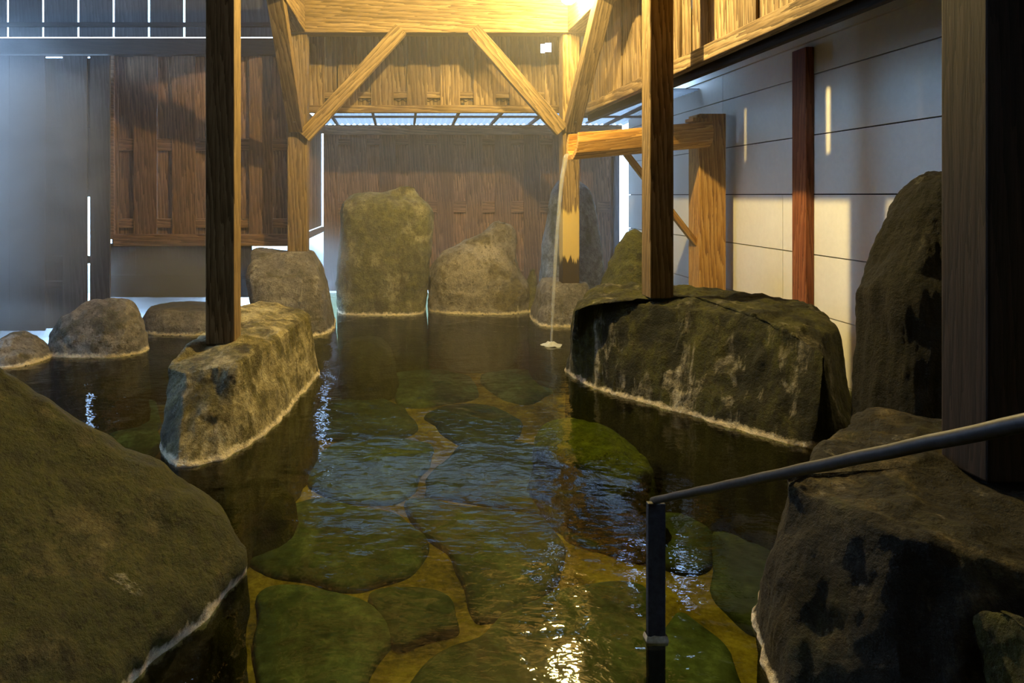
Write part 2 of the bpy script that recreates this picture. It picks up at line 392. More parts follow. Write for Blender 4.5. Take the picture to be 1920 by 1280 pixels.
mb = MB()
nx, ny = 40, 60
mb.poly([(-3.395 + 5.485 * i / nx, -2.09 + 8.55 * j / ny, 0) for j in range(ny + 1) for i in range(nx + 1)],
        [[j * (nx + 1) + i, j * (nx + 1) + i + 1, (j + 1) * (nx + 1) + i + 1, (j + 1) * (nx + 1) + i] for j in range(ny) for i in range(nx)])
wo = mb.build('pool_water', M['water'], smooth=True); tag(wo, 'dark green hot spring water filling the stone pool', 'water', kind='stuff')

# right wall of stacked concrete panels (x = 2.1)
XW = 2.1
zs = [-.45, .305, .607, .915, 1.218, 1.527, 1.70]
zs = [-.45, -.0, .305, .607, .915, 1.218, 1.527, 1.70]
mb = MB(); jb = MB()
for k in range(len(zs) - 1):
    ys = [-2.1, 1.2, 4.55, 6.45] if k != 2 and k != 3 else [-2.1, 1.2, 2.95, 3.83, 6.45]
    for q in range(len(ys) - 1):
        mb.box(XW, XW + .06, ys[q] + .002, ys[q + 1] - .002, zs[k] + .003, zs[k + 1] - .003, mi=0)
mb.box(XW + .02, XW + .08, -2.1, 6.45, -.45, 1.70, mi=1)
mb.box(XW - .012, XW + .06, -2.1, 6.45, 1.70, 1.80, mi=0)
o = mb.build('wall_right', [M['panel'], M['joint']]); tag(o, 'pale grey concrete panel wall on the right', kind='structure')

def fence_boards(mb, u0, u1, z0, z1, fw, gap, start, back=True, thick=.012, zj=0.0, holes=(), back_cut=(), seed=1, overlap=.012):
    """boards in local coordinates: u along the fence, v = 0 the front face, rails behind the front boards, back boards behind the rails"""
    r = random.Random(seed); u = start
    while u < u1:
        a, b_ = max(u, u0), min(u + fw, u1)
        if b_ - a > .01:
            mb.box(a, b_, 0, thick, z0 + r.uniform(-zj, zj), z1, r.random())
        if back:
            a, b_ = max(u + fw - overlap, u0), min(u + fw + gap + overlap, u1)
            if b_ - a > .01:
                zc = z0
                mb.box(a, b_, thick + .03, thick * 2 + .03, zc, z1, .187 * r.choice((.93, .97, 1.0)))
        u += fw + gap

def frame_mw(p, du):         # local frame with u along du, v towards the back (right-handed), z up
    u = Vector((du[0], du[1], 0)).normalized(); z = Vector((0, 0, 1)); v = z.cross(u)
    m = Matrix((u, v, z)).transposed().to_4x4(); m.translation = Vector(p) * S; return m

def rail(parent, mw, u0, u1, v, z, h, t, mat, name='rail'):
    a = mw @ (Vector((u0, v, z)) * S); b_ = mw @ (Vector((u1, v, z)) * S)
    n = (mw.to_3x3() @ Vector((0, 1, 0)))
    return timber(name, a / S, b_ / S, t, h, mat, parent, side=n)

# back fence, y = 6.6
YB = 6.6
fb = empty('board_fence', (.6, YB, 0), 'brown cedar board fence behind the far rocks, below the bright roof strip', 'fence', 'cedar board fences around the bath')
mw = frame_mw((-.75, YB, 0), (1, 0))
mb = MB(); fence_boards(mb, -.004, 2.785, .0, 1.50, .158, .117, .252 - .275, seed=3)
mb.build('boards', M['board'], fb, mw, bevel=.002)
rail(fb, mw, 0, 2.785, .027, .80, .11, .028, M['board']); rail(fb, mw, 0, 2.785, .027, .15, .08, .028, M['board'])
rail(fb, mw, -.0, 2.83, -.01, 1.53, .095, .05, M['board'], 'top_rail')
rail(fb, mw, 0, 2.785, .027, 1.42, .06, .028, M['board'])
timber('end_post', (2.03, YB - .01, 0), (2.03, YB - .01, 1.5), .05, .05, M['board_dark'], fb)

# short side fence, x = -.75, from the left fence back to the far fence
fs = empty('board_fence', (-.75, 5.9, 0), 'short cedar fence behind the rear left post, running back to the far fence', 'fence', 'cedar board fences around the bath')
mw = frame_mw((-.77, 5.22, 0), (0, 1))
mb = MB(); fence_boards(mb, 0, 1.375, .62, 1.50, .13, .012, 0.0, back=False, seed=5)
mb.build('boards', M['board'], fs, mw, bevel=.002)
rail(fs, mw, 0, 1.36, -.014, .59, .05, .03, M['board']); rail(fs, mw, 0, 1.36, -.014, 1.53, .07, .03, M['board'], 'top_rail')
mb = MB(); fence_boards(mb, 0, .30, 1.57, 2.5, .13, .0, 0.0, back=False, seed=6); mb.build('upper_boards', M['board_dark'], fs, mw)

# left fence, y = 5.2: cedar part
YL = 5.2
fl2 = empty('board_fence', (-1.5, YL, 0), 'cedar fence of wide vertical boards on the left, behind the front left post', 'fence', 'cedar board fences around the bath')
u_of = lambda px: (px - CX) / FP * YL
x0 = u_of(205)
mw = frame_mw((x0, YL, 0), (1, 0)); LU = -.75 - x0
mb = MB(); fence_boards(mb, .0, LU, .58, 1.96, .176, .113, u_of(250) - x0 - .289, seed=11, zj=.0)
mb.box(.0, .12, .045, .057, .15, 1.96, .4)
mb.build('boards', M['board'], fl2, mw, bevel=.002)
rail(fl2, mw, 0.04, LU, .027, 1.29, .09, .028, M['board'])
rail(fl2, mw, 0.04, LU, .027, .70, .07, .028, M['board'])
rail(fl2, mw, 0.04, LU, -.014, .575, .09, .03, M['board'], 'bottom_rail')
rail(fl2, mw, -.0, .045, -.005, 1.27, 1.38, .04, M['board'], 'end_board')
mb = MB(); fence_boards(mb, -.1, LU - .38, .145, .55, .20, -.0005, 0, back=False, seed=12); mb.build('lower_boards', M['board_dark'], fl2, mw, bevel=.002)
rail(fl2, mw, -.1, LU - .38, -.012, .30, .03, .02, M['board_dark'])
# header beam over it, with the louvred top wall and its slots of daylight
hb = timber('header_beam', (-3.4, YL - .01, 2.015), (-.72, YL - .01, 2.015), .12, .11, M['black'], side=(0, 0, 1)); tag(hb, 'long dark horizontal beam over the left fence, under the slotted top boards', 'beam')
tf = empty('slotted_board_wall', (-2, YL, 2.1), 'dark top boards at the upper left with bright slots between them', 'board wall')
mb = MB(); px = 14 - 66.2 * 2
e = []
while px < 640: e.append(u_of(px)); px += 66.2
for i in range(len(e) - 1): mb.box(e[i] + .008, e[i + 1] - .008 if e[i+1] < u_of(370) else min(e[i+1] + .008, -.76), 0, .014, 2.098, 2.56)
mb.build('boards', M['board_dark'], tf, frame_mw((0, YL, 0), (1, 0)), bevel=.001)
timber('batten', (-3.3, YL - .012, 2.185), (-.75, YL - .012, 2.185), .024, .035, M['black'], tf, side=(0, 1, 0))

# nearer dark fence at the far left, y = 4.4
YD = 4.4
fd = empty('board_fence', (-2.3, YD, 0), 'dark blue-black board fence at the far left edge, nearer than the cedar fence', 'fence', 'cedar board fences around the bath')
ud = lambda px: (px - CX) / FP * YD
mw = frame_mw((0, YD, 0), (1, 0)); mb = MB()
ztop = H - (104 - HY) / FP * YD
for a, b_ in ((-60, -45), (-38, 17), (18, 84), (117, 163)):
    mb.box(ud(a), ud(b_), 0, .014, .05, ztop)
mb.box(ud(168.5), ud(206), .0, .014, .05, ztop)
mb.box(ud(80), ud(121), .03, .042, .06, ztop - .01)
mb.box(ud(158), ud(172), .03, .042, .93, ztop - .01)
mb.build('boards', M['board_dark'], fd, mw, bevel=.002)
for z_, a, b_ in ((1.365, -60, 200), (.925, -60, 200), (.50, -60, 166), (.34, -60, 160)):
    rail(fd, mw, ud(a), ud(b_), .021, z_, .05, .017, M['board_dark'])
# unseen return between the two fences, added to block daylight
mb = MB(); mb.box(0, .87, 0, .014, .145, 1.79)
mb.build('daylight_block_boards', M['board_dark'], fd, frame_mw((-1.885, YD + .03, 0), (-.36, .78)))

# side wall, wall behind the camera, roof
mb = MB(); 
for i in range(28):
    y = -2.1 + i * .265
    mb.box(-3.42, -3.40, y, y + (.262 if i not in (14, 15, 16, 17, 18, 19) else .262), -.45, 2.56 if not (20 <= i <= 24) else .7)  # some boards cut low: an added opening for blue daylight on the left fence
o = mb.build('wall_left', M['board_dark']); tag(o, 'unseen dark boarded side wall, its upper part opened to let in blue daylight', kind='structure')
mb = MB()
for i in range(22): mb.box(-3.4 + i * .26, -3.4 + i * .26 + .258, -2.12, -2.10, -.45, 2.56)
o = mb.build('wall_back', M['black']); tag(o, 'dark boarded wall behind the viewer', kind='structure')
mb = MB()
for i in range(30): mb.box(-3.45, 1.5, -2.15 + i * .256, -2.15 + i * .256 + .254, 2.56, 2.58)
o = mb.build('ceiling', M['board']); tag(o, 'board ceiling over the bath', kind='structure')
mb = MB()
mb.box(1.41, 2.2, -2.15, 4.95, 1.80, 1.82); o = mb.build('trim_1', M['board_dark']); tag(o, 'dark soffit board between the hanging boards and the concrete wall', kind='structure')
# outside ground
mb = MB(); mb.box(-6, 6, 4.46, 12, -.50, -.46); mb.box(-9, -3.45, -4, 12, -.50, -.30); mb.box(2.3, 9, -4, 12, -.5, -.3)
o = mb.build('ground', M['earth']); tag(o, 'bare ground outside the bath', kind='structure')

# ---------------------------------------------------------------- hanging skirts of board under the roof
def zr(x, k): return H + k * x
XS, YS = 1.40, 5.45
sk = empty('hanging_board_wall', (XS, 3, 1.5), 'golden hanging board wall above the concrete wall on the right', 'board wall', 'hanging board walls under the roof')
mw = frame_mw((XS, 5.45, 0), (0, -1))       # u runs from the far corner towards the camera, front faces -x
mb = MB(); r = random.Random(21); u = 0
# local +v points to +x for du=(0,-1)
cuts = [(5.45, 0), (5.29, .003), (5.12, .003), (4.95, .004), (4.79, .003), (4.62, .003), (4.44, .004), (4.24, .003), (4.09, .014), (3.96, .003), (3.85, .016),
        (3.67, .003), (3.51, .003), (3.36, .018), (3.17, .003), (3.0, .003), (2.88, .003), (2.757, .003), (2.58, .003), (2.41, .003), (2.24, .004), (2.08, .003),
        (1.90, .003), (1.73, .003), (1.56, .003), (1.38, .003), (1.2, .003), (1.02, .003), (.85, .003), (.66, .003), (.48, .003), (.3, .003)]
for i in range(len(cuts) - 1):
    a, b_ = 5.45 - cuts[i][0] + cuts[i][1] / 2, 5.45 - cuts[i + 1][0] - cuts[i + 1][1] / 2
    mb.box(a, b_, 0, .014, 1.56, 2.56, r.random())
    if i in (1, 3, 5, 7, 11, 16, 19, 22): mb.box(b_ - .045, b_ + .035, -.013, -.001, 1.56, 2.56, r.random())
mb.build('boards', M['skirt'], sk, mw, bevel=.002)
rail(sk, mw, -.02, 5.3, -.02, 1.55, .07, .05, M['skirt'], 'bottom_rail')
t2 = timber('eave_beam', (XS + .055, 5.4, 1.53), (XS + .055, .0, 1.53), .08, .03, M['black'], side=(0, 0, 1)); tag(t2, 'dark eave beam along the top of the concrete wall', 'beam')

sk2 = empty('hanging_board_wall', (.3, YS, 1.55), 'golden hanging board wall above the far strip of bright roofing', 'board wall', 'hanging board walls under the roof')
mw = frame_mw((-.75, YS, 0), (1, 0)); mb = MB(); r = random.Random(4)
uh0, uh1 = (1016 - CX) / FP * YS + .75, (1034 - CX) / FP * YS + .75
zh0, zh1 = H + (HY - 97) / FP * YS, H + (HY - 80) / FP * YS
u = -.02; k = 0
while u < 2.15:
    if k % 2 == 0:
        w_ = r.uniform(.15, .18)
        if u < uh0 < u + w_ or u < uh1 < u + w_:
            if uh0 > u: mb.box(u, uh0, 0, .012, 1.60, 2.56, .3)
            mb.box(max(u, uh0), min(uh1, u + w_), 0, .012, 1.60, zh0, .3); mb.box(max(u, uh0), min(uh1, u + w_), 0, .012, zh1, 2.56, .3)
            if uh1 < u + w_: mb.box(uh1, u + w_, 0, .012, 1.60, 2.56, .3)
        else: mb.box(u, u + w_, 0, .012, 1.60, 2.56, r.random())
    else:
        w_ = .105
        a, b_ = u - .012, u + w_ + .012
        if a < uh1 and b_ > uh0:
            if uh0 > a: mb.box(a, uh0, .04, .052, 1.60, 2.56, .6)
            mb.box(max(a, uh0), min(b_, uh1), .04, .052, 1.60, zh0, .6); mb.box(max(a, uh0), min(b_, uh1), .04, .052, zh1, 2.56, .6)
            if uh1 < b_: mb.box(uh1, b_, .04, .052, 1.60, 2.56, .6)
        else: mb.box(a, b_, .04, .052, 1.60, 2.56, r.random())
    u += w_; k += 1
mb.build('boards', M['skirt'], sk2, mw, bevel=.002)
rail(sk2, mw, 0, 2.15, .026, 1.70, .05, .026, M['skirt'])
rail(sk2, mw, 0, 2.17, -.01, 1.585, .06, .04, M['skirt'], 'bottom_rail')

# clear lean-to roof beyond the skirts
cr = empty('clear_canopy', (.6, 6.0, 1.6), 'strip of clear corrugated roofing on thin rafters above the far fence', 'canopy')
mb = MB(); n = 300; V = []; F = []
for i in range(n + 1):
    x = -.78 + 2.95 * i / n; dz = .008 * math.sin(i * 1.05)
    V += [(x, 5.47, 1.66 + dz), (x, 6.75, 1.60 + dz)]
F = [[2 * i, 2 * i + 2, 2 * i + 3, 2 * i + 1] for i in range(n)]
mb.poly(V, F); 
V = []; 
for i in range(61):
    y = 4.9 + .57 * i / 60; dz = .008 * math.sin(i * 1.05)
    V += [(1.44, y, 1.66 + dz), (2.2, y, 1.66 + dz)]
mb.poly(V, [[2 * i, 2 * i + 1, 2 * i + 3, 2 * i + 2] for i in range(60)])
mb.build('corrugated_sheet', M['clear'], cr)
for k in range(8):
    x = -.62 + k * .365
    timber('rafter', (x, 5.47, 1.625), (x, 6.66, 1.580), .02, .03, M['board_dark'], cr)
timber('purlin', (-.75, 6.1, 1.60), (2.12, 6.1, 1.60), .02, .02, M['board_dark'], cr, side=(0, 0, 1))
timber('purlin', (1.75, 4.95, 1.60), (1.75, 6.6, 1.60), .02, .02, M['board_dark'], cr)

# ---------------------------------------------------------------- the timber frame
PW = .118
def post(name, x, y, z0, w, d, mat, label, z1=2.56, group='square cedar posts standing on rocks'):
    o = timber(name, (x, y, z0), (x, y, z1), w, d, mat, side=(1, 0, 0), bevel=.005); tag(o, label, 'post', group); return o
yl, yr = 2.89, 3.155
post('wooden_post', (421 - CX) / FP * yl - .004, yl, .30, .118, .12, M['post'], 'thick amber wooden post on the pale rock at the left front')
post('wooden_post', (1241 - CX) / FP * yr, yr + .055, .44, .109, .11, M['post'], 'square wooden post standing on the long mossy block at the right')
post('wooden_post', (558 - CX) / FP * 4.9, 4.94, .50, .138, .13, M['post'], 'rear left wooden post, standing on the grey sloping rock')
post('wooden_post', (1069 - CX) / FP * 4.9, 4.93, .28, .118, .12, M['post_wet'], 'rear right wooden post with a pale yellow band above its dark stained foot')
post('wooden_post', 1.215, 1.43, .34, .118, .12, M['black'], 'wooden post close at the right edge, coloured near black for shade, on the foreground block')  # shade on this post is put into its near-black wood colour

bm_ = timber('tie_beam', (-.80, 4.90, 2.18), (1.30, 4.90, 2.18), .27, .13, M['post'], side=(0, 0, 1)); tag(bm_, 'wide horizontal beam between the two rear posts at the top', 'beam')
bl = timber('side_beam', (-.735, 4.83, 2.18), (-.735, 0.2, 2.18), .26, .11, M['post'], side=(0, 0, 1)); tag(bl, 'long beam running towards the viewer over the left posts', 'beam')
br = timber('side_beam', (1.205, 4.83, 2.18), (1.205, 0.2, 2.18), .26, .11, M['post'], side=(0, 0, 1)); tag(br, 'long beam running towards the viewer over the right posts', 'beam')

def brace(p0, p1, w, t, label, side, bolt=None):
    o = empty('corner_brace', p0, label, 'brace', 'diagonal braces of the timber frame')
    timber('brace_timber', p0, p1, w, t, M['post'], o, side=side, tone=.4)
    if bolt is not None:
        b_ = Vector(bolt)
        tube('bolt', [b_, b_ + Vector((0, -.012, 0))], .016, M['steel'], o, n=6)
    return o
brace((-.69, 4.86, 1.32), (-.012, 4.86, 2.07), .06, .10, 'diagonal brace from the rear left post up to the tie beam', (0, 1, 0))
brace((1.115, 4.86, 1.36), (.49, 4.86, 2.07), .06, .10, 'diagonal brace from the rear right post up to the tie beam', (0, 1, 0))
brace((-.745, 4.86, 1.38), (-.745, 4.02, 2.12), .10, .09, 'brace from the rear left post towards the viewer, bolted at its foot', (1, 0, 0), (-.745, 4.765, 1.425))
brace((1.185, 4.86, 1.38), (1.185, 4.02, 2.12), .10, .09, 'brace from the rear right post towards the viewer, bolted at its foot', (1, 0, 0), (1.185, 4.765, 1.425))

# post fixed to the wall, red-brown
wp = timber('wall_post', (2.078, 3.60, .0), (2.078, 3.60, 1.668), .044, .125, M['redpost'], side=(1, 0, 0)); tag(wp, 'narrow red-brown post fixed to the concrete wall', 'post')
# thick orange post that carries the spout
sp = timber('spout_post', (1.948, 4.44, .0), (1.948, 4.44, H + (HY - 213) / FP * 4.36), .168, .165, M['trough'], side=(1, 0, 0), bevel=.004); tag(sp, 'thick orange wooden post against the wall, carrying the water spout', 'post')
tr_ = empty('water_spout', (1.5, 4.2, 1.2), 'orange wooden trough spout pouring water beside the rear right post', 'spout')
# trough profile: an open octagon, extruded from the wall end to the tip
A, B = Vector((1.90, 4.36, 1.292)), Vector((1.005, 4.19, 1.205))
ax = (B - A).normalized(); sd = Vector((0, 0, 1)).cross(ax).normalized(); up = ax.cross(sd)
prof_o = [(-.085, .075), (-.095, .02), (-.08, -.045), (-.04, -.082), (.04, -.082), (.08, -.045), (.095, .02), (.085, .075)]
prof_i = [(.062, .075), (.068, .02), (.055, -.025), (.025, -.05), (-.025, -.05), (-.055, -.025), (-.068, .02), (-.062, .075)]
prof = prof_o + prof_i; n = len(prof); V = []
Ln = (B - A).length
secs = [(0, 0), (.3, 0), (.6, 0), (.85, 0), (.93, 0), (.97, .12), (1.0, .35)]
for q, (t, cut) in enumerate(secs):
    for i, (a, c) in enumerate(prof):
        k = 1 - .10 * t
        # the tip is worn: upper lips cut back
        back = cut * .10 * max(0, (c + .085) / .16)
        V.append(A + ax * (Ln * t - back * 1.0) + sd * a * k + up * (c * (1.0 if t < .9 else 1.0)) + Vector((0, 0, .004 * noise.noise(Vector((t * 9, i, 0))))))
mb = MB(); F = []
for q in range(len(secs) - 1):
    for i in range(n): F.append([q * n + i, q * n + (i + 1) % n, (q + 1) * n + (i + 1) % n, (q + 1) * n + i])
for q, rev in ((0, True), (len(secs) - 1, False)):
    for i in range(7):
        f = [q * n + i, q * n + i + 1, q * n + (n - 2 - i), q * n + (n - 1 - i)]
        F.append(f[::-1] if rev else f)
mb.poly(V, F)
zm = Matrix((sd, up, ax)).transposed().to_4x4(); zm.translation = A * S
inv = zm.inverted(); mb.v = [tuple((inv @ (Vector(v_) * S)) / S) for v_ in mb.v]
mb.build('trough', M['trough'], tr_, zm, bevel=.003)
mb = MB(); mb.box(1.80, 1.86, 4.30, 4.42, 1.37, 1.392); mb.box(1.83, 1.90, 4.31, 4.41, 1.392, 1.41); mb.build('wedge', M['trough'], tr_, bevel=.002)
timber('strut', (1.36, 4.30, 1.20), (1.872, 4.42, .60), .045, .035, M['trough'], tr_, side=(0, 1, 0))

# falling water and its splash
ws = []; top = Vector((1.00, 4.19, 1.16))
for i in range(22):
    t = i / 21; z = top.z * (1 - t * t) if i else top.z
    ws.append(Vector((top.x - .10 * t, top.y + .01 * t, top.z - (top.z) * t * t)))
V = []; F = []; nn_ = 10
for i, p in enumerate(ws):
    t = i / 21
    for k in range(nn_):
        a = 2 * math.pi * k / nn_
        rr = (.014 - .006 * t) * (1 + .5 * noise.noise(Vector((k * .9, t * 6, 2))))
        V.append(p + Vector((math.cos(a) * rr, math.sin(a) * rr, 0)))
for i in range(len(ws) - 1):
    for k in range(nn_): F.append([i * nn_ + k, i * nn_ + (k + 1) % nn_, (i + 1) * nn_ + (k + 1) % nn_, (i + 1) * nn_ + k])
mb = MB(); mb.poly(V, F); o = mb.build('water_stream', M['fall'], smooth=True); tag(o, 'thin stream of water falling from the wooden spout', 'water')
mb = MB(); V = []; c = ws[-1]
V.append((c.x, c.y, .02))
rs = random.Random(3); nn_ = 28
for q in range(1, 5):
    for k in range(nn_):
        a = 2 * math.pi * k / nn_; rr = .016 * q * (1 + .6 * noise.noise(Vector((math.cos(a) * 2, math.sin(a) * 2, q))))
        V.append((c.x + math.cos(a) * rr, c.y + math.sin(a) * rr * .8, [.02, .022, .012, .006, .002][q] + .012 * noise.noise(Vector((k * .8, q, 4)))))
F = [[0, 1 + k, 1 + (k + 1) % nn_] for k in range(nn_)]
for q in range(3):
    for k in range(nn_): F.append([1 + q * nn_ + k, 1 + (q + 1) * nn_ + k, 1 + (q + 1) * nn_ + (k + 1) % nn_, 1 + q * nn_ + (k + 1) % nn_])
mb.poly(V, F); o = mb.build('splash', M['foam'], smooth=True); tag(o, 'white splash where the falling stream meets the pool', 'water')

# ---------------------------------------------------------------- lamps
def lamp(x, y, z, label, k_=1.0, mat='globe'):
    o = empty('pendant_lamp', (x, y, z), label, 'lamp')
    prof = [(.0, -.052), (.022, -.048), (.040, -.034), (.050, -.012), (.050, .012), (.042, .034), (.03, .048)]
    V = []; F = []; n = 16; prof = [(a_ * k_, b_ * k_) for a_, b_ in prof]
    for r_, h_ in prof: V += [(x + r_ * math.cos(2 * math.pi * k / n), y + r_ * math.sin(2 * math.pi * k / n), z + h_) for k in range(n)]
    for q in range(len(prof) - 1):
        for k in range(n): F.append([q * n + k, q * n + (k + 1) % n, (q + 1) * n + (k + 1) % n, (q + 1) * n + k])
    mb = MB(); mb.poly(V, F); mb.build('globe', M[mat], o, smooth=True)
    tube('socket', [(x, y, z + .05 * k_), (x, y, z + .09)], .034, M['iron'], o)
    tube('cord', [(x, y, z + .09), (x, y, 2.56)], .006, M['iron'], o, n=8)
    return o
lamp(1.06, 4.42, 2.178, 'glowing lamp at the very top of the view, beside the rear right post')
lamp(.40, 3.27, 2.33, 'glowing lamp hanging over the middle of the pool', .44, 'bulb')

# ---------------------------------------------------------------- rocks
def catmull(a, b_, c, d, t):
    return .5 * ((2 * b_) + (c - a) * t + (2 * a - 5 * b_ + 4 * c - d) * t * t + (3 * b_ - a - 3 * c + d) * t ** 3)
def rock(rings, topz, mat, label, name='boulder', cat='rock', group=None, amp=.02, freq=3.0, seed=0, nu=140, nv=60, facet=.0, keep=.0, sharp=.3, groove=0):
    """a stone lofted through rings of points, closed on top, roughened by several sizes of noise"""
    n = len(rings[0]); rows = []
    for ring in rings:
        k = len(ring); out = []
        for i in range(nu):
            s = i * k / nu; j = int(s); t = s - j
            a, b_, c, d = (Vector(ring[(j + q) % k]) for q in (-1, 0, 1, 2))
            p = catmull(a, b_, c, d, t); q_ = b_.lerp(c, t)
            out.append(p * (1 - sharp) + q_ * sharp)
        rows.append(out)
    last = rows[-1]; c = sum(last, Vector()) / nu; ct = Vector((c.x, c.y, topz))
    def capf(s):
        return [Vector((c.x + (p.x - c.x) * s, c.y + (p.y - c.y) * s, p.z * s + topz * (1 - s) + (1 - s) * s * keep)) for p in last]
    base_n = len(rows)
    rows += [capf(s) for s in (.9, .7, .45, .2)]
    m = len(rows); dense = []
    seg = [max(2, round(nv / (base_n - 1))) if i < base_n - 1 else 4 for i in range(m - 1)]
    for i in range(m - 1):
        for q in range(seg[i]):
            t = q / seg[i]
            dense.append([catmull(rows[max(i - 1, 0)][u], rows[i][u], rows[i + 1][u], rows[min(i + 2, m - 1)][u], t) * (1 - sharp)
                          + rows[i][u].lerp(rows[i + 1][u], t) * sharp for u in range(nu)])
    dense.append(rows[-1])
    nr = len(dense); V = [p for row in dense for p in row] + [ct]
    F = [[r_ * nu + u, r_ * nu + (u + 1) % nu, (r_ + 1) * nu + (u + 1) % nu, (r_ + 1) * nu + u] for r_ in range(nr - 1) for u in range(nu)]
    F += [[(nr - 1) * nu + u, (nr - 1) * nu + (u + 1) % nu, nr * nu] for u in range(nu)]
    me = bpy.data.meshes.new(name); me.from_pydata(V, [], F); me.update()
    nrm = [v_.normal.copy() for v_ in me.vertices]
    off = Vector((seed * 3.7, seed * 1.3, seed * 5.1)); W_ = []
    for v_, nn_ in zip(V, nrm):
        q = v_ * freq + off
        d = amp * noise.fractal(q, .9, 2.1, 4)
        d += amp * .35 * (abs(noise.noise(q * 3.1)) * -2 + .5)
        d += amp * .18 * noise.fractal(q * 6, .8, 2.0, 3)
        if groove: d += groove * (noise.fractal(Vector((v_.x * 16, v_.y * 16, v_.z * 2.2)) + off, .8, 2.1, 3) - .5 * abs(noise.noise(Vector((v_.x * 7, v_.y * 7, v_.z * 1.0)) + off)))
        if facet:
            d1 = noise.voronoi(q * .9)[0]; d += facet * (d1[1] - d1[0] - .3) * .6
        d += .006 * math.exp(-((v_.z - .004) / .010) ** 2) * (1 + .8 * noise.noise(q * 5))
        W_.append(v_ + nn_ * d)
    o0 = Vector((sum(v_.x for v_ in W_) / len(W_), sum(v_.y for v_ in W_) / len(W_), min(v_.z for v_ in W_)))
    me.vertices.foreach_set('co', [x for v_ in W_ for x in (v_ - o0) * S]); me.update()
    o = link(name, me, mat, None, Matrix.Translation(o0 * S), True)
    return tag(o, label, cat, group)

def slab(Y, rows, mat, label, topz=None, e=2.6, np_=14, zfloor=DEEP, **kw):
    """rows of (py, left px, right px, front depth, back depth) from the top down, outlines taken at depth Y"""
    rings = []
    for py, l, r_, yf, yb in sorted(rows, key=lambda q: -q[0]):
        a = P(l, py, Y); b_ = P(r_, py, Y); ym = (yf + yb) / 2; hy_ = (yb - yf) * .3
        a.x = (l - CX) / FP * (ym + (hy_ if l > CX else -hy_)); b_.x = (r_ - CX) / FP * (ym + (-hy_ if r_ > CX else hy_)); cxx = (a.x + b_.x) / 2; hw = (b_.x - a.x) / 2; cyy = (yf + yb) / 2; hd = (yb - yf) / 2
        ring = []
        for k in range(np_):
            th = 2 * math.pi * k / np_; cs, sn = math.cos(th), math.sin(th)
            ring.append((cxx + hw * math.copysign(abs(cs) ** (2 / e), cs), cyy + hd * math.copysign(abs(sn) ** (2 / e), sn), a.z))
        rings.append(ring)
    low = rings[0]; cx_ = sum(p[0] for p in low) / np_; cy_ = sum(p[1] for p in low) / np_
    rings.insert(0, [(cx_ + (p[0] - cx_) * 1.03, cy_ + (p[1] - cy_) * 1.03, zfloor) for p in low])
    return rock(rings, topz if topz is not None else rings[-1][0][2] + .01, mat, label, **kw)

def stack(levels, topz, mat, label, zfloor=DEEP, **kw):
    rings = [[tuple(p) for p in lv] for lv in levels]
    rings.insert(0, [(p[0], p[1], zfloor) for p in rings[0]])
    return rock(rings, topz, mat, label, **kw)

# 1 big rounded rock, left foreground
F1 = [(-.378, 1.69), (-.42, 1.53), (-.465, 1.39), (-.505, 1.29), (-.56, 1.10), (-.66, .86), (-.9, .62), (-1.3, .6), (-1.7, .8), (-1.85, 1.3), (-1.75, 1.9), (-1.3, 2.15), (-.85, 2.08), (-.52, 1.90)]
cen = Vector((-1.18, 1.62))
def lerp2(p, s, dx=0, dy=0): return (cen.x + (p[0] - cen.x) * s + dx, cen.y + (p[1] - cen.y) * s + dy)
lv1 = []
for z_, s_ in ((0, 1.0), (.07, .965), (.15, .87), (.22, .75), (.30, .61), (.38, .48), (.46, .34), (.52, .22)):
    lv1.append([(*lerp2(p, s_, .0, .03 * (1 - s_)), z_) for p in F1])
stack(lv1, .555, M['r_moss'], 'huge smooth mossy boulder filling the left foreground', amp=.030, freq=2.0, seed=3, nu=220, nv=120)

# 2 pale rock under the front left post
ba = [W(300, 850), W(330, 876), W(372, 872), W(420, 861), W(500, 812), W(560, 745), W(597, 702), (-.50, 3.75, 0), (-.75, 3.85, 0), (-.93, 3.6, 0), (-.93, 3.0, 0), (-.90, 2.62, 0)]
tp = [W(316, 690, .25), W(350, 700, .25), W(400, 690, .27), W(446, 688, .28), W(478, 664, .29), W(540, 622, .30), W(579, 592, .30), (-.53, 3.63, .31), (-.70, 3.72, .33), (-.85, 3.6, .33), (-.87, 3.05, .31), (-.88, 2.75, .29)]
mid = [tuple(Vector(a) * .55 + Vector(b_) * .45 + Vector((0, 0, 0))) for a, b_ in zip(ba, tp)]
mid2 = [tuple(Vector(a) * .15 + Vector(b_) * .85 + Vector((0, 0, -.012))) for a, b_ in zip(ba, tp)]
c2 = Vector((-.70, 3.05, 0))
tp2 = [((p[0] - c2.x) * .90 + c2.x, (p[1] - c2.y) * .94 + c2.y, p[2] + .014) for p in tp]
stack([ba, mid, mid2, tp, tp2], .325, M['r_tan'], 'pale tan flat-topped rock carrying the front left post', amp=.010, freq=3.6, sharp=.75, groove=.009, seed=5, nu=220, nv=90)

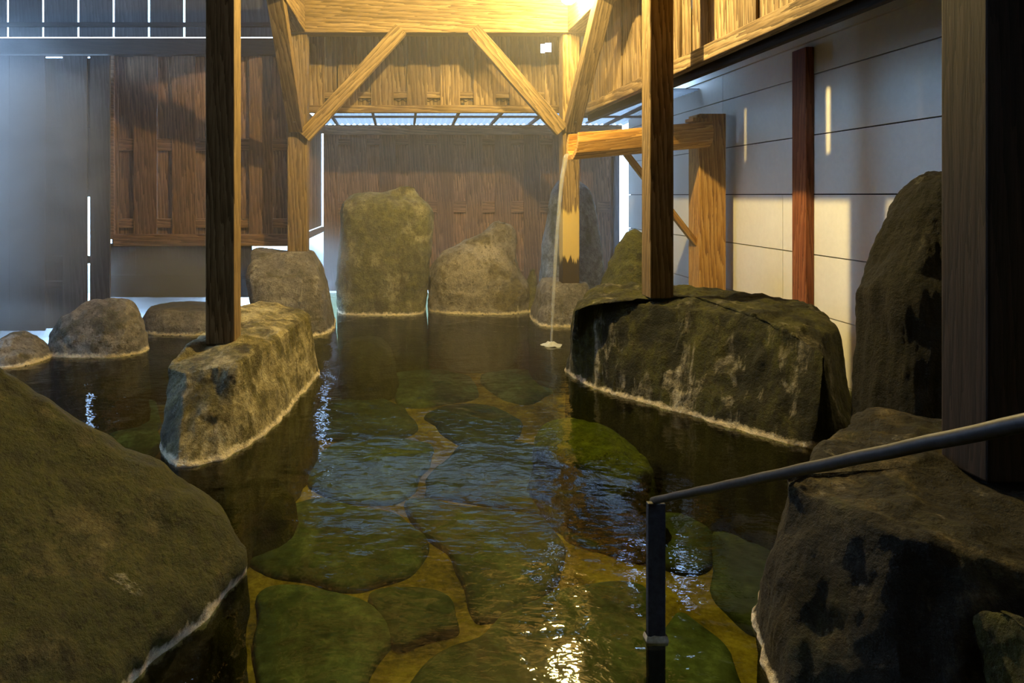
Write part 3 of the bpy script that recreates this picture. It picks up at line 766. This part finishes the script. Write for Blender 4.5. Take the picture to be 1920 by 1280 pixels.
# 3 long mossy block, right
ba = [W(1072, 706), W(1110, 726), W(1160, 742), W(1250, 766), W(1350, 797), W(1450, 825), W(1530, 839), (1.63, 2.56, 0), (1.80, 2.75, 0), (1.83, 3.05, 0), (1.60, 3.45, 0), (1.25, 3.7, 0), (.98, 3.78, 0), (.85, 3.6, 0)]
tp = [W(1076, 588, .345), W(1110, 580, .360), W(1160, 585, .362), W(1262, 598, .362), W(1370, 614, .36), W(1460, 632, .355), W(1545, 668, .325), (1.60, 2.62, .345), (1.75, 2.8, .37), (1.80, 3.05, .40), (1.57, 3.4, .42), (1.23, 3.6, .42), (1.0, 3.66, .40), (.91, 3.55, .36)]
mid = [tuple(Vector(a) * .5 + Vector(b_) * .5 + Vector((0, 0, 0))) for a, b_ in zip(ba, tp)]
c3 = Vector((1.33, 3.12, 0))
tp2 = [((p[0] - c3.x) * .88 + c3.x, (p[1] - c3.y) * .82 + c3.y, p[2] + .045) for p in tp]
tp3 = [((p[0] - c3.x) * .6 + c3.x, (p[1] - c3.y) * .55 + c3.y, p[2] * .3 + .7 * .45) for p in tp]
stack([ba, mid, tp, tp2, tp3], .455, M['r_block'], 'long dark mossy stone block with white mineral runs on the right', amp=.016, freq=2.8, sharp=.5, groove=.012, seed=8, nu=260, nv=100)

# 4 tall dark rock, right
slab(2.35, [(850, 1588, 1850, 2.2, 2.55), (700, 1594, 1850, 2.2, 2.55), (560, 1597, 1850, 2.22, 2.55), (500, 1622, 1850, 2.25, 2.55), (440, 1645, 1850, 2.28, 2.55), (380, 1672, 1850, 2.32, 2.56), (345, 1700, 1835, 2.34, 2.54), (328, 1740, 1815, 2.38, 2.5)],
     M['r_black'], 'tall nearly black rock between the long mossy block and the dark post', topz=.99, amp=.02, freq=2.6, groove=.012, seed=12, nv=90)

# 5 foreground blocks, right
ba = [W(1440, 1247), W(1480, 1330), (.80, 1.13, 0), (.93, 1.03, 0), (1.10, .98, 0), (1.27, 1.10, 0), (1.38, 1.40, 0), (1.42, 1.72, 0), (1.2, 1.85, 0), (1.02, 1.78, 0), (.86, 1.62, 0), (.76, 1.48, 0)]
tp = [W(1478, 905, .325), W(1520, 925, .32), (.86, 1.225, .31), (.965, 1.17, .30), (1.07, 1.14, .28), (1.20, 1.20, .30), (1.34, 1.42, .33), (1.38, 1.70, .355), (1.2, 1.80, .36), (1.04, 1.68, .335), (.90, 1.53, .34), (.79, 1.42, .33)]
mid = [tuple(Vector(a) * .5 + Vector(b_) * .5 + Vector((-.012, 0, 0))) for a, b_ in zip(ba, tp)]
c5 = Vector((1.1, 1.45, 0))
tp2 = [((p[0] - c5.x) * .85 + c5.x, (p[1] - c5.y) * .85 + c5.y, p[2] + .012) for p in tp]
M['r_fore'] = rockmat('dark_stone_with_tan_top', (.10, .082, .038), (.26, .21, .11), (.05, .052, .016), .5, 1, .3, (.008, .008, .006), .75)
stack([ba, mid, tp, tp2], .35, M['r_fore'], 'large dark block with a lit tan top at the right foreground, under the handrail', amp=.016, freq=3.4, sharp=.6, groove=.008, seed=15, nu=220, nv=90)
ba = [(1.02, .92, 0), (1.15, .80, 0), (1.5, .8, 0), (1.75, 1.0, 0), (1.8, 1.35, 0), (1.6, 1.6, 0), (1.34, 1.5, 0), (1.15, 1.15, 0)]
tp = [(1.10, 1.02, .22), (1.2, .92, .22), (1.5, .95, .25), (1.68, 1.1, .27), (1.7, 1.3, .28), (1.55, 1.48, .30), (1.36, 1.38, .31), (1.18, 1.18, .29)]
stack([ba, [tuple(Vector(a) * .4 + Vector(b_) * .6 + Vector((0, 0, .03))) for a, b_ in zip(ba, tp)], tp], .30, M['r_edge'], 'bluish block behind the foreground block, at the right edge', amp=.018, freq=3.4, seed=18, nu=140, nv=60)
slab(1.03, [(1500, 1820, 2060, .86, 1.18), (1300, 1845, 2030, .9, 1.16), (1220, 1862, 2000, .95, 1.12), (1180, 1890, 1960, 1.0, 1.08)], M['r_moss'], 'small greenish rock in the bottom right corner', amp=.012, freq=6, seed=19, nu=100, nv=40)

# 6 pedestal, rear left
slab(4.72, [(640, 480, 634, 4.45, 5.15), (606, 478, 630, 4.46, 5.12), (560, 468, 622, 4.50, 5.1), (520, 462, 613, 4.55, 5.1), (498, 464, 606, 4.62, 5.1), (476, 470, 590, 4.76, 5.08)],
     M['r_grey'], 'grey sloping rock carrying the rear left post', topz=.51, e=4.5, amp=.014, freq=3, seed=22, sharp=.6, facet=.05)
# 7 tall stone
slab(5.45, [(585, 630, 800, 5.25, 5.85), (530, 626, 806, 5.27, 5.82), (470, 633, 813, 5.28, 5.8), (425, 634, 817, 5.30, 5.78), (395, 634, 814, 5.32, 5.75), (378, 642, 802, 5.36, 5.72), (368, 658, 790, 5.42, 5.68), (362, 720, 786, 5.46, 5.62), (350, 748, 778, 5.48, 5.58)],
     M['r_green'], 'tall broad grey-green standing stone, largest at the far end', topz=.995, e=3.2, amp=.026, freq=2.4, seed=25, facet=.05, nv=90)
# 8 slanted stone
slab(5.45, [(582, 800, 996, 5.3, 5.85), (545, 802, 998, 5.31, 5.83), (510, 806, 978, 5.33, 5.8), (480, 828, 974, 5.38, 5.78), (455, 868, 972, 5.45, 5.75), (432, 908, 965, 5.5, 5.7), (418, 924, 948, 5.53, 5.64)],
     M['r_violet'], 'slanted mauve-grey stone beside the tall standing stone', topz=.72, e=2.8, amp=.026, freq=2.6, seed=28, facet=.05)
# 9 tall thin stone behind the rear right post
slab(5.95, [(560, 1003, 1142, 5.75, 6.25), (500, 1008, 1138, 5.76, 6.23), (440, 1017, 1131, 5.78, 6.2), (390, 1025, 1121, 5.82, 6.17), (355, 1033, 1108, 5.86, 6.12), (338, 1044, 1090, 5.9, 6.06)],
     M['r_blue'], 'tall narrow blue-grey stone behind the rear right post', topz=1.06, e=2.6, amp=.018, freq=2.6, seed=31)
# 10 pedestal, rear right
slab(4.98, [(606, 990, 1118, 4.78, 5.35), (570, 1000, 1112, 4.79, 5.34), (545, 1006, 1108, 4.81, 5.3), (530, 1014, 1100, 4.84, 5.27)],
     M['r_grey'], 'low grey block carrying the rear right post', topz=.295, e=4, amp=.012, freq=3, seed=34)
# 11 mossy cone behind the long block
slab(3.85, [(600, 1098, 1285, 3.62, 4.15), (556, 1112, 1279, 3.64, 4.12), (520, 1128, 1262, 3.67, 4.08), (480, 1143, 1240, 3.72, 4.02), (452, 1160, 1222, 3.78, 3.96), (438, 1174, 1206, 3.83, 3.92)],
     M['r_moss'], 'pointed mossy green rock behind the post on the long block', topz=.715, e=2.4, amp=.022, freq=3.2, seed=37)
# 12 small pinnacle
slab(5.5, [(590, 980, 1014, 5.4, 5.6), (545, 982, 1010, 5.42, 5.58), (520, 990, 1006, 5.45, 5.56), (505, 994, 1003, 5.48, 5.54)], M['r_green'], 'small knob of rock between the slanted stone and the low grey block', amp=.012, freq=6, seed=39, nu=60, nv=30)
# 13 left rocks
slab(4.1, [(655, 78, 288, 3.88, 4.30), (620, 84, 284, 3.89, 4.30), (595, 104, 274, 3.93, 4.29), (575, 140, 255, 4.0, 4.27), (565, 170, 232, 4.07, 4.22)], M['r_grey'], 'rounded grey rock in the water before the left fence', topz=.30, e=2.6, amp=.024, freq=3.4, seed=42)
slab(3.80, [(692, -40, 112, 3.62, 4.1), (665, -36, 96, 3.64, 4.05), (645, -25, 72, 3.68, 4.0), (632, 0, 50, 3.74, 3.95)], M['r_grey'], 'small grey rock at the far left edge, behind the huge boulder', topz=.15, e=2.4, amp=.016, freq=4, seed=45, nu=100, nv=40)
slab(4.75, [(617, 250, 470, 4.5, 5.1), (595, 256, 462, 4.52, 5.08), (578, 270, 440, 4.6, 5.02)], M['r_grey'], 'low flat rock under the bright gap of the left fence', topz=.13, e=2.8, amp=.014, freq=3.4, seed=48, nu=120, nv=40)
# sunken rocks
def sunk(c, rx, ry, z0, label, seed, mat=M['r_sunk'], rot=0):
    lv = []
    for z_, s_ in ((DEEP + .03, 1.0), (z0 - .12, .93), (z0 - .04, .8), (z0, .5)):
        ring = []
        for k in range(14):
            a = 2 * math.pi * k / 14; x = math.cos(a) * rx * s_; y = math.sin(a) * ry * s_
            ring.append((c[0] + x * math.cos(rot) - y * math.sin(rot), c[1] + x * math.sin(rot) + y * math.cos(rot), z_))
        lv.append(ring)
    return stack(lv, z0 + .015, mat, label, amp=.03, freq=2.6, seed=seed, nu=100, nv=40, group='rocks lying under the water')
sunk(W(1110, 815, -.10), .22, .36, -.10, 'yellow-green sunken rock below the long mossy block', 51, rot=.35)
sunk(W(690, 632, -.07), .20, .28, -.09, 'sunken grey rock in front of the tall standing stone', 53, M['r_grey'])
sunk(W(455, 905, -.24), .22, .22, -.26, 'sunken brown ledge at the foot of the pale tan rock', 55, M['r_moss'], .3)

# ---------------------------------------------------------------- handrail
hr = empty('handrail', (.51, 1.42, -.42), 'black metal handrail sloping down into the pool on a flat upright', 'handrail')
mb = MB(); mb.box(.500, .536, 1.412, 1.426, -.44, .282); mb.build('upright', M['iron'], hr, bevel=.002)
p0, p1 = Vector((.518, 1.435, .278)), Vector((.505, .30, .861))
pts = [p0.lerp(p1, i / 40) + Vector((0, 0, .0004 * math.sin(i * 1.7))) for i in range(41)]
tube('rail', pts, .0072, M['iron'], hr, n=14)
mb = MB()
for q in range(16):
    a0, a1 = q / 16, (q + 1) / 16
    def rim(t):
        k = t * 4; s = int(k) % 4; f = k - int(k); c = [(.4975, 1.4095), (.5385, 1.4095), (.5385, 1.4285), (.4975, 1.4285)]
        a, b_ = c[s], c[(s + 1) % 4]; return (a[0] + (b_[0] - a[0]) * f, a[1] + (b_[1] - a[1]) * f)
V = []
for q in range(24):
    x, y = rim(q / 24)
    j = .0015 * noise.noise(Vector((q * 1.7, 0, 0)))
    dx, dy = (x - .518), (y - 1.419)
    V += [(x, y, -.006 + j), (x + dx * .12, y + dy * .12, .004), (x, y, .014 + j * 2)]
F = []
for q in range(24):
    b0, b1 = q * 3, ((q + 1) % 24) * 3
    F += [[b0, b1, b1 + 1, b0 + 1], [b0 + 1, b1 + 1, b1 + 2, b0 + 2]]
mb.poly(V, F); mb.build('mineral_ring', M['scale'], hr)

# ---------------------------------------------------------------- steam
m = bpy.data.materials.new('thin_steam'); m.use_nodes = True; nt = m.node_tree; nt.nodes.clear()
out = N(nt, 'ShaderNodeOutputMaterial'); vsn = N(nt, 'ShaderNodeVolumeScatter', inp={'Color': (1, 1, 1, 1), 'Density': HAZE, 'Anisotropy': .25}); L(nt, vsn.outputs[0], out.inputs['Volume'])
mb = MB(); mb.box(-3.38, 2.08, 3.35, 6.55, .003, 2.54)
o = mb.build('steam', m); tag(o, 'thin steam hanging in the air over the whole pool', 'steam', kind='stuff')

m = bpy.data.materials.new('steam_puff'); m.use_nodes = True; nt = m.node_tree; nt.nodes.clear()
out = N(nt, 'ShaderNodeOutputMaterial'); vsn = N(nt, 'ShaderNodeVolumeScatter', inp={'Color': (1, 1, 1, 1), 'Anisotropy': .3}); L(nt, vsn.outputs[0], out.inputs['Volume'])
tc = N(nt, 'ShaderNodeTexCoord').outputs['Object']
ln = N(nt, 'ShaderNodeVectorMath', operation='LENGTH'); L(nt, tc, ln.inputs[0])
f = maprange(nt, ln.outputs['Value'], 0, 1, 1, 0)
f = math_(nt, 'MULTIPLY', f, f)
ps = N(nt, 'ShaderNodeNewGeometry').outputs['Position']
f = math_(nt, 'MULTIPLY', f, maprange(nt, noise_n(nt, ps, 2.2, 3, .6, .8), .3, .65, .5, 1.4))
L(nt, math_(nt, 'MULTIPLY', f, 10.0), vsn.inputs['Density'])
def puff(x, y, z, rx, ry, rz, label):
    V = []; F = []; n = 24; k = 12
    for j in range(1, k):
        for i in range(n):
            a, b_ = 2 * math.pi * i / n, math.pi * j / k
            V.append((math.sin(b_) * math.cos(a), math.sin(b_) * math.sin(a), math.cos(b_)))
    V += [(0, 0, 1), (0, 0, -1)]
    for j in range(k - 2):
        for i in range(n): F.append([j * n + i, (j + 1) * n + i, (j + 1) * n + (i + 1) % n, j * n + (i + 1) % n])
    for i in range(n): F.append([len(V) - 2, i, (i + 1) % n]); F.append([len(V) - 1, (k - 2) * n + (i + 1) % n, (k - 2) * n + i])
    me = bpy.data.meshes.new('steam_puff'); me.from_pydata(V, [], F)
    o = link('steam_puff', me, m); o.location = Vector((x, y, z)) * S; o.scale = Vector((rx, ry, rz)) * S
    return tag(o, label, 'steam', kind='stuff')
puff(-1.72, 4.98, .22, .80, .45, .42, 'puff of steam over the low rock at the bright gap of the left fence')
puff(-.72, 5.35, .40, .45, .35, .42, 'puff of steam beside the foot of the rear left post')
puff(-2.45, 4.25, .10, .55, .35, .25, 'puff of steam by the small rock at the far left edge')
puff(-2.42, 4.0, 1.0, .90, .38, 1.1, 'added veil of white steam catching blue daylight before the far left fence')  # extra steam added to bring a blue glow over this fence
